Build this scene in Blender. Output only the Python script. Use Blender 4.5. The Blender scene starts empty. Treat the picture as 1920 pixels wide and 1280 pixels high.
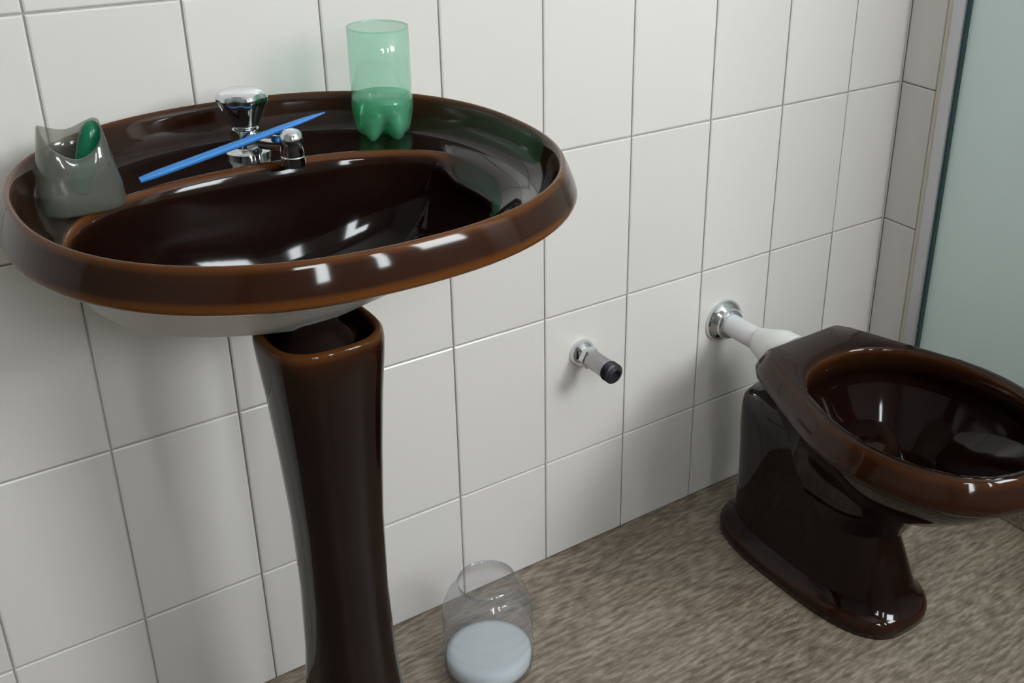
import bpy, bmesh, math, random
from mathutils import Vector, Matrix
random.seed(7)
sc = bpy.context.scene
COL = sc.collection
PI = math.pi

# ------------------------------------------------------------------ camera
cam_d = bpy.data.cameras.new('camera')
cam_d.sensor_fit = 'HORIZONTAL'
cam_d.sensor_width = 36.0
cam_d.lens = 2105.41 / 1920 * 36.0
cam_d.shift_x = -200.0 / 1920
cam_d.shift_y = -90.32 / 1920
cam_d.clip_start = 0.02
cam = bpy.data.objects.new('camera', cam_d)
COL.objects.link(cam)
rows = ((0.8004083671805878, 0.2397313934155955, -0.5494318017353694),
        (-0.5990089595610968, 0.35521324971619683, -0.7176432355922974),
        (0.02312384294812528, 0.9035222223260501, 0.4279169097502863))
m = Matrix(rows).to_4x4()
m.translation = Vector((-0.20029562832, -1.21949868488, 1.16677931315))
cam.matrix_world = m
sc.camera = cam

# ------------------------------------------------------------------ world and exposure
w = bpy.data.worlds.new('world')
sc.world = w
w.use_nodes = True
bg = w.node_tree.nodes['Background']
bg.inputs[0].default_value = (0.95, 0.98, 1.0, 1)
bg.inputs[1].default_value = 32.5
sc.view_settings.view_transform = 'Standard'
sc.view_settings.look = 'None'
sc.view_settings.exposure = 0.0
sc.view_settings.gamma = 1.0
sc.view_settings.use_curve_mapping = False

# two windows in the front wall (behind the camera): sampling portals for the sky seen through them
WX0, WX1, WZ0, WZ1 = -0.50, 0.80, 1.30, 2.10
VX0, VX1, VZ0, VZ1 = 1.10, 1.95, 1.45, 2.35
FY = -2.4
for (xa, xb, za, zb) in ((WX0, WX1, WZ0, WZ1), (VX0, VX1, VZ0, VZ1)):
    pd = bpy.data.lights.new('window_portal', 'AREA')
    pd.shape = 'RECTANGLE'
    pd.size = xb - xa
    pd.size_y = zb - za
    pd.cycles.is_portal = True
    po = bpy.data.objects.new('window_portal', pd)
    COL.objects.link(po)
    po.location = ((xa + xb) / 2, FY - 0.09, (za + zb) / 2)
    po.rotation_euler = (PI / 2, 0, 0)        # local -Z -> +Y

# ------------------------------------------------------------------ materials
def newmat(name):
    mt = bpy.data.materials.new(name)
    mt.use_nodes = True
    nt = mt.node_tree
    return mt, nt, nt.nodes['Principled BSDF']

def plain(name, col, rough=0.5, metal=0.0, spec=0.5, trans=0.0, ior=1.45, bump=0.0, bscale=60):
    mt, nt, b = newmat(name)
    b.inputs['Base Color'].default_value = (*col, 1)
    b.inputs['Roughness'].default_value = rough
    b.inputs['Metallic'].default_value = metal
    b.inputs['Specular IOR Level'].default_value = spec
    b.inputs['Transmission Weight'].default_value = trans
    b.inputs['IOR'].default_value = ior
    tc = nt.nodes.new('ShaderNodeTexCoord')
    n = nt.nodes.new('ShaderNodeTexNoise')
    n.inputs['Scale'].default_value = bscale
    nt.links.new(tc.outputs['Object'], n.inputs['Vector'])
    mr = nt.nodes.new('ShaderNodeMapRange')
    mr.inputs['To Min'].default_value = max(0, rough - 0.04)
    mr.inputs['To Max'].default_value = rough + 0.04
    nt.links.new(n.outputs['Fac'], mr.inputs['Value'])
    nt.links.new(mr.outputs[0], b.inputs['Roughness'])
    if bump:
        bp = nt.nodes.new('ShaderNodeBump')
        bp.inputs['Strength'].default_value = bump
        bp.inputs['Distance'].default_value = 0.001
        nt.links.new(n.outputs['Fac'], bp.inputs['Height'])
        nt.links.new(bp.outputs[0], b.inputs['Normal'])
    return mt

def tile_mat():
    mt, nt, b = newmat('tile_glaze')
    oi = nt.nodes.new('ShaderNodeObjectInfo')
    r = nt.nodes.new('ShaderNodeValToRGB')
    r.color_ramp.elements[0].color = (0.672, 0.632, 0.60, 1)
    r.color_ramp.elements[1].color = (0.712, 0.67, 0.642, 1)
    nt.links.new(oi.outputs['Random'], r.inputs[0])
    nt.links.new(r.outputs[0], b.inputs['Base Color'])
    b.inputs['Roughness'].default_value = 0.22
    b.inputs['Specular IOR Level'].default_value = 0.4
    tc = nt.nodes.new('ShaderNodeTexCoord')
    n = nt.nodes.new('ShaderNodeTexNoise')
    n.inputs['Scale'].default_value = 9
    n.inputs['Detail'].default_value = 1
    nt.links.new(tc.outputs['Object'], n.inputs['Vector'])
    bp = nt.nodes.new('ShaderNodeBump')
    bp.inputs['Strength'].default_value = 0.15
    bp.inputs['Distance'].default_value = 0.002
    nt.links.new(n.outputs['Fac'], bp.inputs['Height'])
    nt.links.new(bp.outputs[0], b.inputs['Normal'])
    return mt

def glaze_mat():
    # dark brown sanitary glaze: thin (amber) where it ran off the arrises, attribute 'edge'
    mt, nt, b = newmat('brown_glaze')
    at = nt.nodes.new('ShaderNodeAttribute')
    at.attribute_name = 'edge'
    tc = nt.nodes.new('ShaderNodeTexCoord')
    n = nt.nodes.new('ShaderNodeTexNoise')
    n.inputs['Scale'].default_value = 14
    n.inputs['Detail'].default_value = 4
    nt.links.new(tc.outputs['Object'], n.inputs['Vector'])
    ad = nt.nodes.new('ShaderNodeMath')
    ad.operation = 'MULTIPLY_ADD'
    ad.inputs[1].default_value = 0.25
    nt.links.new(n.outputs['Fac'], ad.inputs[0])
    nt.links.new(at.outputs['Fac'], ad.inputs[2])
    sb = nt.nodes.new('ShaderNodeMath')
    sb.operation = 'SUBTRACT'
    sb.inputs[1].default_value = 0.12
    nt.links.new(ad.outputs[0], sb.inputs[0])
    r = nt.nodes.new('ShaderNodeValToRGB')
    e = r.color_ramp.elements
    e[0].position = 0.0
    e[0].color = (0.0075, 0.0026, 0.0018, 1)
    e[1].position = 1.0
    e[1].color = (0.115, 0.036, 0.006, 1)
    k = e.new(0.4)
    k.color = (0.026, 0.0082, 0.0034, 1)
    nt.links.new(sb.outputs[0], r.inputs[0])
    nt.links.new(r.outputs[0], b.inputs['Base Color'])
    b.inputs['Roughness'].default_value = 0.07
    b.inputs['IOR'].default_value = 1.36
    return mt

def floor_mat():
    mt, nt, b = newmat('granite_floor')
    tc = nt.nodes.new('ShaderNodeTexCoord')
    mp = nt.nodes.new('ShaderNodeMapping')
    mp.inputs['Scale'].default_value = (0.22, 1.0, 1.0)
    mp.inputs['Rotation'].default_value = (0, 0, 0.12)
    nt.links.new(tc.outputs['Object'], mp.inputs['Vector'])
    n1 = nt.nodes.new('ShaderNodeTexNoise')
    n1.inputs['Scale'].default_value = 150
    n1.inputs['Detail'].default_value = 3
    n1.inputs['Roughness'].default_value = 0.6
    nt.links.new(mp.outputs[0], n1.inputs['Vector'])
    n2 = nt.nodes.new('ShaderNodeTexNoise')
    n2.inputs['Scale'].default_value = 14
    n2.inputs['Detail'].default_value = 3
    nt.links.new(mp.outputs[0], n2.inputs['Vector'])
    mx = nt.nodes.new('ShaderNodeMath')
    mx.operation = 'MULTIPLY_ADD'
    mx.inputs[1].default_value = 0.35
    nt.links.new(n2.outputs['Fac'], mx.inputs[0])
    nt.links.new(n1.outputs['Fac'], mx.inputs[2])
    r = nt.nodes.new('ShaderNodeValToRGB')
    e = r.color_ramp.elements
    e[0].position = 0.5
    e[0].color = (0.12, 0.092, 0.066, 1)
    e[1].position = 0.86
    e[1].color = (0.38, 0.315, 0.25, 1)
    k = e.new(0.68)
    k.color = (0.235, 0.188, 0.142, 1)
    nt.links.new(mx.outputs[0], r.inputs[0])
    nt.links.new(r.outputs[0], b.inputs['Base Color'])
    b.inputs['Roughness'].default_value = 0.36
    return mt

def frosted_mat():
    mt, nt, b = newmat('frosted_glass')
    b.inputs['Base Color'].default_value = (0.80, 0.92, 0.895, 1)
    b.inputs['Roughness'].default_value = 0.55
    b.inputs['Transmission Weight'].default_value = 0.22
    tc = nt.nodes.new('ShaderNodeTexCoord')
    n = nt.nodes.new('ShaderNodeTexNoise')
    n.inputs['Scale'].default_value = 160
    nt.links.new(tc.outputs['Object'], n.inputs['Vector'])
    bp = nt.nodes.new('ShaderNodeBump')
    bp.inputs['Strength'].default_value = 0.3
    bp.inputs['Distance'].default_value = 0.001
    nt.links.new(n.outputs['Fac'], bp.inputs['Height'])
    nt.links.new(bp.outputs[0], b.inputs['Normal'])
    return mt

def clear_mat(name, col, gloss_mix=0.12, diff=0.0, diffcol=(0.8, 0.8, 0.8)):
    # thin see-through plastic or glass: tinted transparency + fresnel gloss + a little milky scatter
    mt = bpy.data.materials.new(name)
    mt.use_nodes = True
    nt = mt.node_tree
    nt.nodes.remove(nt.nodes['Principled BSDF'])
    out = nt.nodes['Material Output']
    t = nt.nodes.new('ShaderNodeBsdfTransparent')
    t.inputs[0].default_value = (*col, 1)
    d = nt.nodes.new('ShaderNodeBsdfPrincipled')
    d.inputs['Base Color'].default_value = (*diffcol, 1)
    d.inputs['Roughness'].default_value = 0.3
    m1 = nt.nodes.new('ShaderNodeMixShader')
    m1.inputs[0].default_value = diff
    nt.links.new(t.outputs[0], m1.inputs[1])
    nt.links.new(d.outputs[0], m1.inputs[2])
    g = nt.nodes.new('ShaderNodeBsdfGlossy')
    g.inputs['Roughness'].default_value = 0.08
    lf = nt.nodes.new('ShaderNodeLayerWeight')
    lf.inputs['Blend'].default_value = 0.5
    pw = nt.nodes.new('ShaderNodeMath')
    pw.operation = 'POWER'
    pw.inputs[1].default_value = 4.0
    nt.links.new(lf.outputs['Facing'], pw.inputs[0])
    lw = nt.nodes.new('ShaderNodeMath')
    lw.operation = 'MULTIPLY_ADD'
    lw.inputs[1].default_value = 0.55
    lw.inputs[2].default_value = 0.045
    nt.links.new(pw.outputs[0], lw.inputs[0])
    m2 = nt.nodes.new('ShaderNodeMixShader')
    nt.links.new(lw.outputs[0], m2.inputs[0])
    nt.links.new(m1.outputs[0], m2.inputs[1])
    nt.links.new(g.outputs[0], m2.inputs[2])
    nt.links.new(m2.outputs[0], out.inputs[0])
    return mt

M_tile = tile_mat()
M_grout = plain('grout', (0.60, 0.56, 0.55), 0.9, bump=0.3, bscale=300)
M_glaze = glaze_mat()
M_floor = floor_mat()
M_frost = frosted_mat()
M_wallp = plain('painted_wall', (0.52, 0.50, 0.48), 0.5, bump=0.1)
M_ceil = plain('painted_ceiling', (0.8, 0.79, 0.77), 0.7, bump=0.1)
M_chrome = plain('chrome', (0.72, 0.74, 0.76), 0.07, 1.0)
M_dullchrome = plain('dull_chrome', (0.45, 0.44, 0.45), 0.28, 1.0)
M_darkmetal = plain('dark_thread', (0.05, 0.045, 0.055), 0.4, 0.6)
M_alu = plain('aluminium', (0.60, 0.59, 0.62), 0.35, 0.75)
M_gasket = plain('dark_gasket', (0.03, 0.06, 0.06), 0.5)
M_silicone = plain('cream_strip', (0.70, 0.64, 0.55), 0.5)
M_under = plain('unglazed_ceramic', (0.50, 0.48, 0.45), 0.45, bump=0.2)
M_white = plain('white_plastic', (0.72, 0.70, 0.72), 0.35)
M_rubber = plain('white_rubber', (0.80, 0.79, 0.77), 0.5)
M_blue = plain('blue_plastic', (0.045, 0.22, 0.58), 0.3)
M_greenp = clear_mat('green_bottle_plastic', (0.78, 0.95, 0.87), diff=0.15, diffcol=(0.36, 0.70, 0.54))
M_water = clear_mat('bottle_water', (0.50, 0.92, 0.72), diff=0.30, diffcol=(0.05, 0.50, 0.26))
M_cup = clear_mat('smoky_plastic', (0.76, 0.77, 0.73), diff=0.17, diffcol=(0.34, 0.34, 0.30))
M_greend = plain('deep_green_plastic', (0.004, 0.13, 0.06), 0.22)
M_clear = clear_mat('clear_plastic', (0.88, 0.88, 0.90), diff=0.12, diffcol=(0.5, 0.5, 0.52))
M_milk = plain('white_contents', (0.74, 0.80, 0.82), 0.4, bump=0.3)
M_wood = plain('window_frame_paint', (0.55, 0.54, 0.52), 0.4)
M_pane = clear_mat('window_glass', (0.96, 0.98, 0.98))

# ------------------------------------------------------------------ helpers
def tag(o, label=None, cat=None, group=None, kind=None):
    if label: o['label'] = label
    if cat: o['category'] = cat
    if group: o['group'] = group
    if kind: o['kind'] = kind
    return o

def empty(name, loc=(0, 0, 0)):
    o = bpy.data.objects.new(name, None)
    o.empty_display_size = 0.05
    o.location = loc
    COL.objects.link(o)
    return o

def link(name, me, mat, parent=None, smooth=True):
    """mesh is given in world coordinates; parent empties only translate"""
    if mat and not me.materials:
        me.materials.append(mat)
    if smooth:
        for p in me.polygons:
            p.use_smooth = True
    o = bpy.data.objects.new(name, me)
    COL.objects.link(o)
    if parent:
        o.parent = parent
        base = Vector((0, 0, 0))
        q = parent
        while q:
            base += Vector(q.location)
            q = q.parent
        o.location = -base
    return o

def from_bm(name, bm, mat, parent=None, smooth=True, angle=None):
    bmesh.ops.recalc_face_normals(bm, faces=bm.faces)
    me = bpy.data.meshes.new(name)
    bm.to_mesh(me)
    bm.free()
    o = link(name, me, mat, parent, smooth)
    if smooth and angle:
        me.set_sharp_from_angle(angle=math.radians(angle))
    return o

def box(bm, x0, x1, y0, y1, z0, z1, bev=0.0):
    g = bmesh.ops.create_cube(bm, size=1)
    vs = g['verts']
    for v in vs:
        v.co = Vector(((x0 + x1) / 2 + v.co.x * (x1 - x0), (y0 + y1) / 2 + v.co.y * (y1 - y0), (z0 + z1) / 2 + v.co.z * (z1 - z0)))
    if bev:
        es = list({e for v in vs for e in v.link_edges})
        bmesh.ops.bevel(bm, geom=es, offset=bev, segments=2, affect='EDGES', profile=0.7)

def boxobj(name, b, mat, parent=None, bev=0.0):
    bm = bmesh.new()
    box(bm, *b, bev=bev)
    return from_bm(name, bm, mat, parent, smooth=False)

def selli(cx, cy, a, b, z, n=2.0, N=72, b2=None):
    """superellipse ring; b = half depth towards the wall, b2 = half depth towards the room"""
    pts = []
    for i in range(N):
        t = 2 * PI * i / N
        c, s = math.cos(t), math.sin(t)
        r = (abs(c) ** n + abs(s) ** n) ** (-1 / n)
        bb = b if s >= 0 or b2 is None else b2
        pts.append((cx + a * r * c, cy + bb * r * s, z))
    return pts

def loft(name, rings, mat, parent=None, edge=None, cap0=False, cap1=False, flip=False, angle=None):
    N = len(rings[0])
    verts = [p for r in rings for p in r]
    faces = []
    for k in range(len(rings) - 1):
        for i in range(N):
            j = (i + 1) % N
            f = (k * N + i, k * N + j, (k + 1) * N + j, (k + 1) * N + i)
            faces.append(f[::-1] if flip else f)
    if cap0:
        f = list(range(N))
        faces.append(f if flip else f[::-1])
    if cap1:
        f = list(range((len(rings) - 1) * N, len(rings) * N))
        faces.append(f[::-1] if flip else f)
    me = bpy.data.meshes.new(name)
    me.from_pydata(verts, [], faces)
    bm = bmesh.new(); bm.from_mesh(me)
    bmesh.ops.recalc_face_normals(bm, faces=bm.faces)
    bm.to_mesh(me); bm.free()
    if edge:
        at = me.attributes.new('edge', 'FLOAT', 'POINT')
        for k, e in enumerate(edge):
            for i in range(N):
                at.data[k * N + i].value = e[i] if isinstance(e, list) else e
    o = link(name, me, mat, parent, True)
    if angle:
        me.set_sharp_from_angle(angle=math.radians(angle))
    return o

def frame_of(d):
    d = Vector(d).normalized()
    up = Vector((0, 0, 1)) if abs(d.z) < 0.95 else Vector((1, 0, 0))
    u = d.cross(up).normalized()
    v = u.cross(d).normalized()
    return d, u, v

def turned(name, p0, d, prof, mat, parent=None, N=40, angle=35, cap=True):
    """surface of revolution along axis d from p0; prof = [(t along axis, radius)]"""
    d, u, v = frame_of(d)
    p0 = Vector(p0)
    rings = []
    for t, r in prof:
        c = p0 + d * t
        rings.append([tuple(c + u * (r * math.cos(2 * PI * i / N)) + v * (r * math.sin(2 * PI * i / N))) for i in range(N)])
    return loft(name, rings, mat, parent, cap0=cap, cap1=cap, angle=angle)

def tube(name, pts, rad, mat, parent=None, N=20, flat=1.0):
    pts = [Vector(p) for p in pts]
    rings = []
    for k, p in enumerate(pts):
        a = pts[max(0, k - 1)]
        b = pts[min(len(pts) - 1, k + 1)]
        d, u, v = frame_of(b - a)
        r = rad[k] if isinstance(rad, (list, tuple)) else rad
        rings.append([tuple(p + u * (r * math.cos(2 * PI * i / N)) + v * (r * flat * math.sin(2 * PI * i / N))) for i in range(N)])
    return loft(name, rings, mat, parent, cap0=True, cap1=True, angle=50)

# ------------------------------------------------------------------ room shell
XL, XR, XS, ZC = -1.2, 1.331, 2.25, 2.5
T = 0.12
# back wall: grout bed + individual glazed tiles
wall_back = boxobj('wall_back', (XL - T, XS + T, 0.0055, 0.0055 + T, 0, ZC), M_grout)
tag(wall_back, 'white tiled wall behind the brown basin and toilet', 'wall', kind='structure')

def tile_mesh(wd, ht):
    """front face at y=0 looking to -y, origin at lower left, 6 mm thick, eased edges"""
    c, dpt, g = 0.0018, 0.006, 0.0011
    o = [(g, 0), (wd - g, 0), (wd - g, 0), (g, 0)]
    zs = [g, g, ht - g, ht - g]
    v = [(o[i][0], dpt, zs[i]) for i in range(4)]
    v += [(o[i][0], c * 0.6, zs[i]) for i in range(4)]
    sx = [1, -1, -1, 1]
    sz = [1, 1, -1, -1]
    v += [(o[i][0] + sx[i] * c, 0, zs[i] + sz[i] * c) for i in range(4)]
    f = [(8, 9, 10, 11)]
    for k in (0, 4):
        for i in range(4):
            j = (i + 1) % 4
            f.append((k + i, k + j, k + 4 + j, k + 4 + i))
    me = bpy.data.meshes.new('tile')
    me.from_pydata(v, [], f)
    me.materials.append(M_tile)
    return me

JZ = 0.1827
zrows = [(0.0, JZ)]
z = JZ
while z < ZC - 0.001:
    zrows.append((z, min(z + 0.25, ZC)))
    z += 0.25
xcols = []
i = -8
while i * 0.15 < XR - 0.001:
    xcols.append((i * 0.15, min(i * 0.15 + 0.15, XR - 0.001)))
    i += 1
cache = {}
def put_tile(parent, x0, x1, z0, z1, y0=0.0, rot=0.0, ox=None):
    key = (round(x1 - x0, 4), round(z1 - z0, 4))
    if key not in cache:
        cache[key] = tile_mesh(*key)
    t = bpy.data.objects.new('tile', cache[key])
    COL.objects.link(t)
    t.parent = parent
    t.location = (x0 if ox is None else ox, y0, z0)
    t.rotation_euler = (random.uniform(-1, 1) * 0.0012, 0, rot + random.uniform(-1, 1) * 0.002)
    return t
for (x0, x1) in xcols:
    for (z0, z1) in zrows:
        put_tile(wall_back, x0, x1, z0, z1, y0=random.uniform(-0.0003, 0.0003))

boxobj('corner_grout', (XR - 0.0035, XR + 0.001, -0.0008, 0.006, 0, ZC), M_grout, wall_back)

# tiled pier that ends the back wall on the right, where the shower screen is fixed
pier = boxobj('wall_right', (XR + 0.006, XR + 0.10, -0.078, 0.0055, 0, ZC), M_grout)
tag(pier, 'narrow tiled return of the wall beside the shower screen', 'wall', kind='structure')
for (z0, z1) in zrows:
    key = (0.074, round(z1 - z0, 4))
    if key not in cache:
        cache[key] = tile_mesh(*key)
    t = bpy.data.objects.new('tile', cache[key])
    COL.objects.link(t)
    t.parent = pier
    t.location = (XR, -0.001, z0)
    t.rotation_euler = (0, 0, -PI / 2)
t1 = boxobj('trim_1', (XR - 0.004, XR + 0.10, -0.092, -0.078, 0, ZC), M_silicone, bev=0.001)
tag(t1, 'cream vertical strip between tiled return and shower frame', 'trim', kind='structure')

fl = boxobj('floor', (XL - T, XS + T, FY - T, 0.0055, -0.1, 0), M_floor)
tag(fl, 'brown speckled stone floor', 'floor', kind='structure')
ce = boxobj('ceiling', (XL - T, XS + T, FY - T, 0.13, ZC, ZC + 0.1), M_ceil)
tag(ce, 'white painted ceiling', 'ceiling', kind='structure')
wl = boxobj('wall_left', (XL - T, XL, FY - T, 0.0055, 0, ZC), plain('grey_green_wall', (0.22, 0.25, 0.235), 0.5))
tag(wl, 'grey green wall on the left', 'wall', kind='structure')
ws = boxobj('wall_shower', (XS, XS + T, FY - T, 0.0055, 0, ZC), M_wallp)
tag(ws, 'pale wall at the far side of the shower', 'wall', kind='structure')
bm = bmesh.new()
for b in ((XL, WX0, FY - T, FY, 0, ZC), (WX1, VX0, FY - T, FY, 0, ZC), (VX1, XS, FY - T, FY, 0, ZC), (WX0, WX1, FY - T, FY, 0, WZ0), (WX0, WX1, FY - T, FY, WZ1, ZC),
          (VX0, VX1, FY - T, FY, 0, VZ0), (VX0, VX1, FY - T, FY, VZ1, ZC)):
    box(bm, *b)
wf = from_bm('wall_front', bm, M_wallp, smooth=False)
tag(wf, 'pale wall with two windows, behind the viewer', 'wall', kind='structure')
# window: frame, bars, two panes
win = empty('window_1', ((WX0 + WX1) / 2, FY - 0.06, WZ0))
tag(win, 'window partly covered by added light-blocking boards, in the wall behind the viewer', 'window', kind='structure')
bm = bmesh.new()
fw = 0.045
for b in ((WX0, WX0 + fw, FY - 0.08, FY - 0.03, WZ0, WZ1), (WX1 - fw, WX1, FY - 0.08, FY - 0.03, WZ0, WZ1),
          (WX0 + fw, WX1 - fw, FY - 0.08, FY - 0.03, WZ0, WZ0 + fw), (WX0 + fw, WX1 - fw, FY - 0.08, FY - 0.03, WZ1 - fw, WZ1),
          (0.00, 0.04, FY - 0.08, FY - 0.03, WZ0 + fw, WZ1 - fw), (0.58, 0.62, FY - 0.08, FY - 0.03, WZ0 + fw, WZ1 - fw)):
    box(bm, *b)
from_bm('window_frame', bm, M_wood, win, smooth=False)
ZM = 1.82
for (xa, xb, za, zb) in ((0.04, 0.58, WZ0 + fw, WZ1 - fw), (WX0 + fw, -0.16, WZ0 + fw, ZM)):  # boards added to mask the sky and shape its reflection on the glaze
    boxobj('blocking_board', (xa, xb, FY - 0.065, FY - 0.045, za, zb), M_wood, win)
for (xa, xb, za, zb) in ((WX0 + fw, 0.0, ZM, WZ1 - fw), (-0.16, 0.0, WZ0 + fw, ZM), (0.62, WX1 - fw, WZ0 + fw, WZ1 - fw)):
    boxobj('pane', (xa, xb, FY - 0.058, FY - 0.054, za, zb), M_pane, win)
win2 = empty('window_2', ((VX0 + VX1) / 2, FY - 0.06, VZ0))
tag(win2, 'plain single window high in the wall behind the viewer, on the right', 'window', kind='structure')
bm = bmesh.new()
for b in ((VX0, VX0 + fw, FY - 0.08, FY - 0.03, VZ0, VZ1), (VX1 - fw, VX1, FY - 0.08, FY - 0.03, VZ0, VZ1),
          (VX0 + fw, VX1 - fw, FY - 0.08, FY - 0.03, VZ0, VZ0 + fw), (VX0 + fw, VX1 - fw, FY - 0.08, FY - 0.03, VZ1 - fw, VZ1)):
    box(bm, *b)
from_bm('window_frame', bm, M_wood, win2, smooth=False)
boxobj('pane', (VX0 + fw, VX1 - fw, FY - 0.058, FY - 0.054, VZ0 + fw, VZ1 - fw), M_pane, win2)

# ------------------------------------------------------------------ shower screen
ss = empty('shower_screen', (XR, -0.1, 0))
tag(ss, 'frosted greenish glass shower screen in an aluminium frame right of the toilet', 'shower screen')
bm = bmesh.new()
box(bm, XR - 0.012, XR + 0.022, -0.114, -0.0925, 0.05, 2.0, bev=0.002)
from_bm('frame_post', bm, M_alu, ss, smooth=False)
boxobj('bottom_rail', (XR - 0.012, XR + 0.022, -1.0, -0.1145, 0.05, 0.085), M_alu, ss, bev=0.002)
boxobj('top_rail', (XR - 0.012, XR + 0.022, -1.0, -0.0925, 2.0, 2.03), M_alu, ss, bev=0.002)
boxobj('end_post', (XR - 0.012, XR + 0.022, -1.024, -1.0, 0.05, 2.03), M_alu, ss, bev=0.002)
boxobj('gasket', (XR - 0.006, XR + 0.014, -0.119, -0.1145, 0.086, 2.0), M_gasket, ss)
boxobj('glass_panel', (XR + 0.001, XR + 0.007, -1.0, -0.1195, 0.086, 2.0), M_frost, ss)
kb = boxobj('shower_kerb', (XR - 0.03, XR + 0.06, FY, -0.093, 0, 0.05), M_floor, bev=0.004)
tag(kb, 'low stone kerb under the shower screen', 'kerb', kind='structure')

# ------------------------------------------------------------------ pedestal sink
H = 0.826
CX, CY = 0.163, -0.25
sink = empty('pedestal_sink', (CX, CY, 0))
tag(sink, 'dark brown glazed oval pedestal sink fixed to the white tiled wall', 'sink')
R = []
E = []
def ring(a, b, z, e, n=2.25, cx=CX, cy=CY):
    R.append(selli(cx, cy, a, b, z, n, 96)); E.append(e)
ring(0.232, 0.223, H - 0.0335, 0.3)
ring(0.242, 0.2315, H - 0.0372, 0.7)
ring(0.2495, 0.2385, H - 0.0370, 1.0)
ring(0.2530, 0.2420, H - 0.0345, 1.0)
ring(0.2545, 0.2435, H - 0.0310, 1.0)
ring(0.2538, 0.2430, H - 0.0280, 0.75)
ring(0.2527, 0.2419, H - 0.0245, 0.36)
ring(0.2488, 0.2384, H - 0.0140, 0.33)
ring(0.2455, 0.2354, H - 0.0065, 0.40)
ring(0.2437, 0.2338, H - 0.0028, 0.75)
ring(0.2422, 0.2323, H - 0.0006, 0.85)
ring(0.2404, 0.2306, H, 0.8)
ring(0.2385, 0.2288, H - 0.0012, 0.65)
ring(0.2365, 0.2268, H - 0.0040, 0.45)
ring(0.2345, 0.2247, H - 0.0090, 0.35)
ring(0.2315, 0.2215, H - 0.0180, 0.25)
ring(0.2265, 0.2165, H - 0.0275, 0.15)
ring(0.2190, 0.2085, H - 0.0345, 0.05)
ring(0.2120, 0.1990, H - 0.0375, 0.0)
BY = -0.279
DK = H - 0.038
def bring(a, b, z, e, n, dy, soft=1.0, j=5, b2=None):
    """bowl rings: at the right and front the deck runs into the bowl without an arris"""
    pts, ev = [], []
    for i, p in enumerate(selli(CX - 0.006, BY + dy, a, b, z, n, 96, b2)):
        t = 2 * PI * i / 96
        c, q = math.cos(t), math.sin(t)
        k = max(0.0, min(1.0, (0.62 - q) / 0.42)) if c > 0 else max(0.0, min(1.0, (0.12 - q) / 0.3))
        k = k * k * (3 - 2 * k) * soft
        kk = k * (0.35 + 0.65 * max(0, c))
        sx = 1 - (0.02 + 0.03 * j) * k * max(0, c)
        zz = z + (DK - 0.0050 * j - z) * kk if j < 5 else z - 0.005 * kk * soft
        pts.append((CX - 0.006 + (p[0] - CX + 0.006) * sx, p[1], zz))
        ev.append(e * (1 - k))
    R.append(pts); E.append(ev)
bring(0.2090, 0.1490, DK - 0.0002, 0.0, 2.35, 0, 1.0, 0)
bring(0.2060, 0.1460, DK + 0.0003, 0.45, 2.35, 0, 1.0, 1)
bring(0.2035, 0.1435, DK - 0.0006, 0.9, 2.35, 0, 1.0, 2)
bring(0.2010, 0.1410, DK - 0.0034, 0.7, 2.35, 0, 1.0, 3)
bring(0.1985, 0.1385, DK - 0.0085, 0.1, 2.35, 0, 1.0, 4)
def bring2(a, yb, yf, z, n, soft):
    bring(a, (yb - yf) / 2, z, 0.0, n, (yb + yf) / 2 - BY, soft)
BOWL = [(0.1950, -0.1430, -0.396, 0.0200, 2.35, 0.6), (0.1850, -0.1480, -0.348, 0.0450, 2.3, 0.4), (0.1660, -0.1540, -0.309, 0.0700, 2.2, 0.2),
        (0.1400, -0.1620, -0.279, 0.0920, 2.1, 0.0), (0.1080, -0.1710, -0.255, 0.1090, 2.0, 0.0), (0.0720, -0.1800, -0.241, 0.1200, 2.0, 0.0),
        (0.0400, -0.1850, -0.237, 0.1245, 2.0, 0.0)]
for (a, yb, yf, dz, n, soft) in BOWL:
    bring2(a, yb, yf, DK - dz, n, soft)
bring2(0.0220, -0.1900, -0.233, DK - 0.1260, 2.0, 0.0)
bring2(0.0200, -0.1915, -0.2315, DK - 0.1340, 2.0, 0.0)
loft('basin', R, M_glaze, sink, edge=E, cap1=True)
turned('drain', (CX - 0.006, -0.2115, DK - 0.1252), (0, 0, 1), [(-0.012, 0.019), (0, 0.0215), (0.0015, 0.020), (0.001, 0.014), (-0.004, 0.012)], M_chrome, sink)
# pale unglazed underside
R = []
def ring2(a, b, z, cx=CX, cy=CY, n=2.25):
    R.append(selli(cx, cy, a, b, z, n, 72))
ring2(0.2370, 0.2270, H - 0.0350)
ring2(0.2290, 0.2170, H - 0.0470, CX, -0.244)
for (a, yb, yf, dz, n, soft) in BOWL:
    g = 0.010
    ring2(a + g, (yb - yf) / 2 + g, DK - dz - 0.012, CX - 0.004, (yb + yf) / 2, n)
ring2(0.0300, 0.0250, DK - 0.1420, CX - 0.004, -0.212, 2.0)
u = loft('basin_underside', R, M_under, sink, cap1=True)
u['label'] = 'pale unglazed underside of the basin'
nk = loft('neck', [selli(0.166, -0.244, a, b, z, 2.6, 48) for a, b, z in ((0.018, 0.016, H - 0.168), (0.026, 0.024, H - 0.176), (0.037, 0.035, H - 0.184), (0.042, 0.040, H - 0.190), (0.043, 0.043, H - 0.195), (0.035, 0.035, H - 0.225))], M_glaze, sink, cap0=True, cap1=True)
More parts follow.
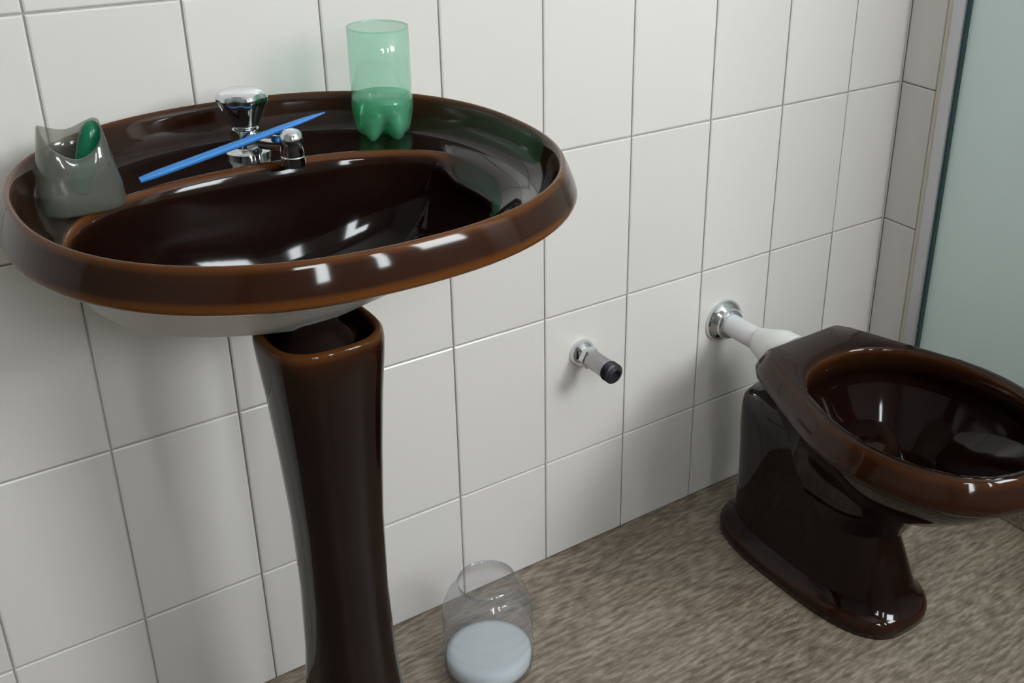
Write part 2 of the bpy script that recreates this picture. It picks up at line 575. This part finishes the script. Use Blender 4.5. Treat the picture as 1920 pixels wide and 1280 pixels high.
# pedestal
PX, PY = 0.166, -0.25
R = []; E = []
def ring3(a, b, z, e, b2=None, n=2.8):
    R.append(selli(PX, PY, a, b, z, n, 64, b2)); E.append(e)
ring3(0.044, 0.044, 0.600, 0.0)
ring3(0.048, 0.048, 0.645, 0.0)
ring3(0.051, 0.051, 0.651, 0.5)
ring3(0.0555, 0.0555, 0.653, 0.8)
ring3(0.0590, 0.0585, 0.649, 0.8)
ring3(0.0600, 0.0595, 0.641, 0.4)
ring3(0.0590, 0.0585, 0.622, 0.1)
ring3(0.0550, 0.055, 0.580, 0.0)
ring3(0.0500, 0.051, 0.510, 0.0)
ring3(0.0455, 0.048, 0.430, 0.0)
ring3(0.0440, 0.047, 0.330, 0.0)
ring3(0.0465, 0.050, 0.240, 0.0)
ring3(0.0510, 0.055, 0.180, 0.0)
ring3(0.0590, 0.063, 0.135, 0.0)
ring3(0.0700, 0.074, 0.100, 0.0)
ring3(0.0820, 0.086, 0.065, 0.05)
ring3(0.0890, 0.093, 0.035, 0.2)
ring3(0.0910, 0.095, 0.010, 0.2)
ring3(0.0910, 0.095, 0.000, 0.2)
loft('pedestal', R, M_glaze, sink, edge=E, cap0=True, cap1=True)

# tap
DZ = DK
TX, TY = 0.171, -0.090
fa = turned('faucet', (TX, TY, DZ), (0, 0, 1), [(-0.004, 0.024), (0.003, 0.024), (0.006, 0.021), (0.008, 0.016), (0.020, 0.015), (0.026, 0.0135), (0.028, 0.010)], M_chrome, sink)
# handle: fluted knob, wider at the top
N = 48
rg = []
for zz, r0 in ((0.0255, 0.010), (0.027, 0.0125), (0.030, 0.0145), (0.038, 0.0185), (0.047, 0.0225), (0.053, 0.0245), (0.057, 0.0240), (0.060, 0.0215), (0.061, 0.016), (0.0612, 0.006)):
    depth = 0.0030 * min(1, max(0, (zz - 0.026) / 0.01)) * (1 if zz < 0.0572 else 0.4)
    r0 *= 1.08; zz *= 1.08
    rg.append([(TX + (r0 - depth * (0.5 + 0.5 * math.cos(6 * 2 * PI * k / N))) * math.cos(2 * PI * k / N),
                TY + (r0 - depth * (0.5 + 0.5 * math.cos(6 * 2 * PI * k / N))) * math.sin(2 * PI * k / N), DZ + zz) for k in range(N)])
def sub(o, parent_obj):
    o.parent = parent_obj
    o.location = (0, 0, 0)
    return o
sub(loft('handle', rg, M_chrome, None, cap0=True, cap1=True, angle=50), fa)
tip = Vector((0.192, -0.162, DZ + 0.027))
SP = [(TX + 0.002, TY - 0.008, DZ + 0.011), (TX + 0.006, TY - 0.024, DZ + 0.018), (TX + 0.009, TY - 0.040, DZ + 0.020), (TX + 0.014, TY - 0.056, DZ + 0.0225), (tip.x, tip.y + 0.002, DZ + 0.026)]
sub(tube('spout', SP, [0.0100, 0.0090, 0.0080, 0.0078, 0.0078], M_chrome, None), fa)
sub(turned('nozzle', (tip.x, tip.y, DZ + 0.040), (0, 0, -1), [(0, 0.003), (0.001, 0.0075), (0.004, 0.0105), (0.010, 0.0120), (0.024, 0.0120), (0.025, 0.0112), (0.027, 0.0112), (0.028, 0.0120), (0.038, 0.0118), (0.039, 0.009), (0.035, 0.008)], M_chrome, None), fa)

# ------------------------------------------------------------------ blue stick lying over the tap spout
bs = Vector((0.0495, -0.134, DZ + 0.0055))
touch = Vector(SP[3]) + Vector((0, 0.004, 0.0124))
be = bs + (touch - bs) * 1.38
bv = be - bs
n_ = 14
pts = [bs + bv * (k / n_) for k in range(n_ + 1)]
rad = [0.0038, 0.0049, 0.0050, 0.0050, 0.0050, 0.0050, 0.0050, 0.0049, 0.0047, 0.0045, 0.0043, 0.0040, 0.0036, 0.0027, 0.0008]
st = tube('plastic_stick', pts, rad, M_blue, None, N=16, flat=0.75)
tag(st, 'thin bright blue plastic stick with a pointed end, lying across the tap', 'stick')

# ------------------------------------------------------------------ green cut bottle with water
gb = empty('cut_bottle', (0.314, -0.117, DZ + 0.0008))
tag(gb, 'translucent green bottle with its top cut off, standing on the basin deck', 'bottle')
def petal(z, r, amp, cx=0.314, cy=-0.117, N=80, ph=0.35):
    return [(cx + (r - amp * (0.5 - 0.5 * math.cos(5 * (2 * PI * k / N) + ph))) * math.cos(2 * PI * k / N),
             cy + (r - amp * (0.5 - 0.5 * math.cos(5 * (2 * PI * k / N) + ph))) * math.sin(2 * PI * k / N),
             z) for k in range(N)]
def petal_z(r, zfoot, zval, cx=0.314, cy=-0.117, N=80, ph=0.35):
    return [(cx + r * math.cos(2 * PI * k / N), cy + r * math.sin(2 * PI * k / N),
             DZ + zfoot + (zval - zfoot) * (0.5 - 0.5 * math.cos(5 * (2 * PI * k / N) + ph))) for k in range(N)]
BH = 0.121
rg = [petal_z(0.004, 0.006, 0.006), petal_z(0.012, 0.003, 0.009), petal_z(0.019, 0.0005, 0.014), petal_z(0.024, 0.0008, 0.020),
      petal_z(0.029, 0.005, 0.026), petal_z(0.0312, 0.014, 0.031), petal_z(0.0328, 0.024, 0.036), petal_z(0.0332, 0.036, 0.042),
      petal(DZ + 0.047, 0.0322, 0), petal(DZ + 0.050, 0.0313, 0), petal(DZ + 0.053, 0.0317, 0), petal(DZ + 0.060, 0.0322, 0),
      petal(DZ + 0.090, 0.0322, 0), petal(DZ + BH, 0.0322, 0), petal(DZ + BH, 0.0317, 0), petal(DZ + BH - 0.002, 0.0317, 0)]
loft('bottle_body', rg, M_greenp, gb, cap0=True)
wr = [petal_z(0.010, 0.005, 0.010), petal_z(0.018, 0.003, 0.016), petal_z(0.0225, 0.004, 0.022),
      petal_z(0.0275, 0.008, 0.028), petal_z(0.0298, 0.016, 0.033), petal_z(0.0320, 0.027, 0.038), petal_z(0.0322, 0.038, 0.043),
      petal(DZ + 0.047, 0.0313, 0), petal(DZ + 0.0475, 0.030, 0)]
wt = loft('water', wr, M_water, gb, cap0=True, cap1=True)

# ------------------------------------------------------------------ smoky cup with a green cap leaning inside
UX, UY = -0.009, -0.163
cup = empty('plastic_cup', (UX, UY, DZ))
tag(cup, 'smoky translucent plastic cup with a wavy cut rim at the left end of the basin', 'cup')
def cupring(a, b, z, wave=0.0, n=3.0):
    N = 64
    out = []
    for i in range(N):
        t = 2 * PI * i / N
        c, s = math.cos(t), math.sin(t)
        r = (abs(c) ** n + abs(s) ** n) ** (-1 / n)
        # ears at both sides, dip towards the room
        dip = wave * (0.55 * max(0, -s) ** 1.5 + 0.22 * max(0, s) ** 3)
        out.append((UX + a * r * c, UY + b * r * s, DZ + z - dip))
    return out
rg = [cupring(0.030, 0.022, 0.001), cupring(0.0355, 0.0265, 0.0012), cupring(0.0370, 0.0280, 0.004), cupring(0.0350, 0.0265, 0.025, 0.004), cupring(0.0305, 0.0240, 0.050, 0.018),
      cupring(0.0255, 0.0215, 0.078, 0.050), cupring(0.0242, 0.0205, 0.079, 0.050), cupring(0.0290, 0.0228, 0.050, 0.018), cupring(0.0335, 0.0252, 0.025, 0.004), cupring(0.0350, 0.026, 0.004), cupring(0.028, 0.020, 0.003)]
loft('cup_body', rg, M_cup, cup, cap0=True, cap1=True)
gc = turned('green_tube', (UX + 0.000, UY + 0.004, DZ + 0.012), (0.33, 0.05, 0.95), [(0, 0.006), (0.002, 0.0085), (0.030, 0.0095), (0.052, 0.0095), (0.060, 0.0085), (0.066, 0.005), (0.068, 0.001)], M_greend)
tag(gc, 'shiny dark green tube leaning inside the smoky cup', 'tube')

# ------------------------------------------------------------------ wall fittings
vs = empty('water_valve', (0.665, 0, 0.36))
tag(vs, 'small chrome water outlet stub on the wall between sink and toilet', 'valve')
turned('escutcheon', (0.665, 0.0, 0.36), (0, -1, 0), [(0, 0.0215), (0.004, 0.0215), (0.010, 0.019), (0.015, 0.0145), (0.017, 0.0125)], M_chrome, vs)
turned('locknut', (0.665, -0.0165, 0.36), (0, -1, 0), [(0, 0.0150), (0.001, 0.0175), (0.010, 0.0175), (0.012, 0.0150)], M_chrome, vs, N=6)
turned('stub_pipe', (0.665, -0.0275, 0.36), (0, -1, 0), [(0, 0.0125), (0.002, 0.0145), (0.040, 0.0145), (0.042, 0.0135)], M_dullchrome, vs)
pr = [(0, 0.0085)]
for k in range(5):
    pr += [(0.001 + k * 0.003, 0.0158), (0.0022 + k * 0.003, 0.0132)]
pr += [(0.017, 0.0115), (0.0185, 0.008), (0.012, 0.006)]
turned('threaded_end', (0.665, -0.0693, 0.36), (0, -1, 0), pr, M_darkmetal, vs)

fp = empty('flush_pipe', (0.952, 0, 0.333))
tag(fp, 'white flush pipe from a chrome wall flange to the back of the toilet', 'pipe')
turned('flange', (0.952, 0, 0.333), (0, -1, 0), [(0, 0.037), (0.003, 0.0375), (0.008, 0.036), (0.013, 0.031), (0.017, 0.0265), (0.022, 0.0255), (0.024, 0.0235), (0.024, 0.0195)], M_chrome, fp)
turned('pipe', (0.952, -0.004, 0.333), (0, -1, 0), [(0, 0.0185), (0.12, 0.0185)], M_white, fp)
turned('cuff', (0.952, -0.090, 0.333), (0, -1, 0), [(0, 0.0185), (0.001, 0.0225), (0.010, 0.0245), (0.030, 0.0320), (0.045, 0.0365), (0.070, 0.0375), (0.073, 0.035)], M_rubber, fp)

# ------------------------------------------------------------------ toilet
TC = 0.945
to = empty('toilet', (TC, -0.3, 0))
tag(to, 'dark brown ceramic toilet bowl without seat or lid, by the shower screen', 'toilet')
half = [(0.0, -0.166), (0.06, -0.166), (0.078, -0.167), (0.086, -0.172), (0.093, -0.190), (0.108, -0.225), (0.126, -0.270), (0.146, -0.320), (0.162, -0.365),
        (0.170, -0.410), (0.171, -0.450), (0.164, -0.495), (0.148, -0.540), (0.122, -0.580), (0.088, -0.608), (0.045, -0.623), (0.0, -0.627)]
outl = [Vector((TC + dx, y, 0)) for dx, y in half] + [Vector((TC - dx, y, 0)) for dx, y in half[-2:0:-1]]
OC = Vector((TC, -0.405, 0))
def resample(poly, N=80):
    pts = []
    for i in range(N):
        t = 2 * PI * i / N
        d = Vector((math.cos(t), math.sin(t), 0))
        best = None
        for k in range(len(poly)):
            a, b = poly[k] - OC, poly[(k + 1) % len(poly)] - OC
            e = b - a
            den = d.x * e.y - d.y * e.x
            if abs(den) < 1e-9: continue
            s = (a.x * e.y - a.y * e.x) / den
            q = (a.x * d.y - a.y * d.x) / den
            if s > 0 and -1e-6 <= q <= 1 + 1e-6:
                best = s if best is None else max(best, s)
        pts.append(OC + d * best)
    return pts
RIM = resample(outl)
def rimring(inset, z, mixto=None, k=0.0):
    out = []
    for i, p in enumerate(RIM):
        d = (p - OC)
        L = d.length
        q = OC + d * ((L - inset) / L)
        if mixto:
            q = q * (1 - k) + Vector(mixto[i]) * k
        out.append((q.x, q.y, z))
    return out
def ell(cx, cy, a, b, z, n=2.0):
    # angle-matched to OC so lofts stay straight
    return selli(cx, cy, a, b, z, n, 80)
TR = 0.385
R = []; E = []
def add(r, e): R.append(r); E.append(e)
# underside of rim -> rim -> inside
def bowl_out(k, z, e):
    base = selli(TC, -0.30, 0.062, 0.10, 0, 2.6, 80)
    add(rimring(0.012, z, base, k), e)
bowl_out(1.0, 0.150, 0.0)
bowl_out(0.90, 0.200, 0.0)
bowl_out(0.72, 0.245, 0.0)
bowl_out(0.48, 0.285, 0.0)
bowl_out(0.22, 0.318, 0.0)
bowl_out(0.05, 0.336, 0.0)
add(rimring(0.004, 0.338, None), 0.25)
add(rimring(0.001, 0.342, None), 0.40)
add(rimring(0.0005, 0.350, None), 0.36)
add(rimring(0.0050, 0.359, None), 0.36)
add(rimring(0.0120, 0.371, None), 0.42)
add(rimring(0.0165, 0.3785, None), 0.6)
add(rimring(0.0200, 0.3832, None), 0.35)
add(rimring(0.0245, TR, None), 0.1)
HX, HY = TC - 0.006, -0.430
add(ell(HX, HY, 0.1435, 0.1800, TR, 2.1), 0.1)
add(ell(HX, HY, 0.1420, 0.1780, TR - 0.001, 2.1), 0.4)
add(ell(HX, HY, 0.1400, 0.1755, TR - 0.005, 2.1), 0.55)
add(ell(HX, HY, 0.139, 0.174, TR - 0.014, 2.1), 0.3)
add(ell(HX, HY, 0.139, 0.174, TR - 0.036, 2.1), 0.1)
add(ell(HX, HY, 0.144, 0.179, TR - 0.042, 2.1), 0.0)
add(ell(HX, HY, 0.138, 0.172, TR - 0.060, 2.1), 0.0)
add(ell(HX, HY + 0.006, 0.120, 0.148, TR - 0.095, 2.1), 0.0)
add(ell(HX, HY + 0.020, 0.094, 0.112, TR - 0.135, 2.0), 0.0)
add(ell(HX, HY + 0.040, 0.064, 0.076, TR - 0.165, 2.0), 0.0)
add(ell(HX, HY + 0.052, 0.048, 0.056, TR - 0.195, 2.0), 0.0)
add(ell(HX, HY + 0.056, 0.038, 0.044, TR - 0.225, 2.0), 0.0)
loft('bowl', R, M_glaze, to, edge=E, cap0=True, cap1=True)
wtr = loft('bowl_water', [ell(HX, HY + 0.048, 0.054, 0.064, TR - 0.184), ell(HX, HY + 0.048, 0.030, 0.036, TR - 0.184)], clear_mat('toilet_water', (0.8, 0.85, 0.85)), to, cap1=True)
# foot and trunk
FX, FY2 = 0.952, -0.262
R = []; E = []
def foot(a, b, z, e, n=3.0, cx=FX, cy=FY2, b2=None):
    R.append(selli(cx, cy, a, b, z, n, 72, b2)); E.append(e)
foot(0.092, 0.190, 0.000, 0.2)
foot(0.093, 0.191, 0.012, 0.25)
foot(0.091, 0.189, 0.022, 0.4)
foot(0.085, 0.183, 0.028, 0.15)
foot(0.079, 0.175, 0.034, 0.0)
foot(0.074, 0.166, 0.050, 0.0)
foot(0.070, 0.158, 0.085, 0.0, 3.0, 0.950, -0.255)
foot(0.068, 0.146, 0.130, 0.0, 3.0, 0.948, -0.245)
foot(0.069, 0.140, 0.180, 0.0, 3.0, 0.946, -0.240)
foot(0.071, 0.138, 0.215, 0.0, 3.0, 0.945, -0.238)
foot(0.073, 0.134, 0.245, 0.0, 3.0, 0.945, -0.236)
foot(0.072, 0.130, 0.264, 0.05, 3.0, 0.945, -0.235)
foot(0.066, 0.122, 0.274, 0.1, 3.0, 0.945, -0.235)
foot(0.050, 0.100, 0.278, 0.0, 3.0, 0.945, -0.235)
loft('base', R, M_glaze, to, edge=E, cap0=True, cap1=True)

# ------------------------------------------------------------------ clear tub on the floor
BX, BYY = 0.404, -0.150
tb = empty('plastic_tub', (BX, BYY, 0))
tag(tb, 'clear ribbed plastic tub with white contents on the floor beside the pedestal', 'tub')
def rb(r, z): return selli(BX, BYY, r, r, z, 2.0, 64)
rg = [rb(0.045, 0.002), rb(0.056, 0.001), rb(0.061, 0.006), rb(0.0625, 0.014)]
for k in range(4):
    z0 = 0.022 + k * 0.022
    rg += [rb(0.0625, z0), rb(0.0605, z0 + 0.005), rb(0.0605, z0 + 0.008), rb(0.0625, z0 + 0.013)]
rg += [rb(0.061, 0.112), rb(0.055, 0.128), rb(0.046, 0.140), rb(0.040, 0.147), rb(0.040, 0.155), rb(0.0388, 0.155), rb(0.0388, 0.147)]
loft('tub_wall', rg, M_clear, tb, cap0=True)
R = [rb(0.052, 0.006), rb(0.0585, 0.012), rb(0.0598, 0.020), rb(0.0592, 0.030), rb(0.050, 0.033), rb(0.020, 0.031)]
ct = loft('contents', R, M_milk, tb, cap0=True, cap1=True)
ct['label'] = 'white contents at the bottom of the tub'
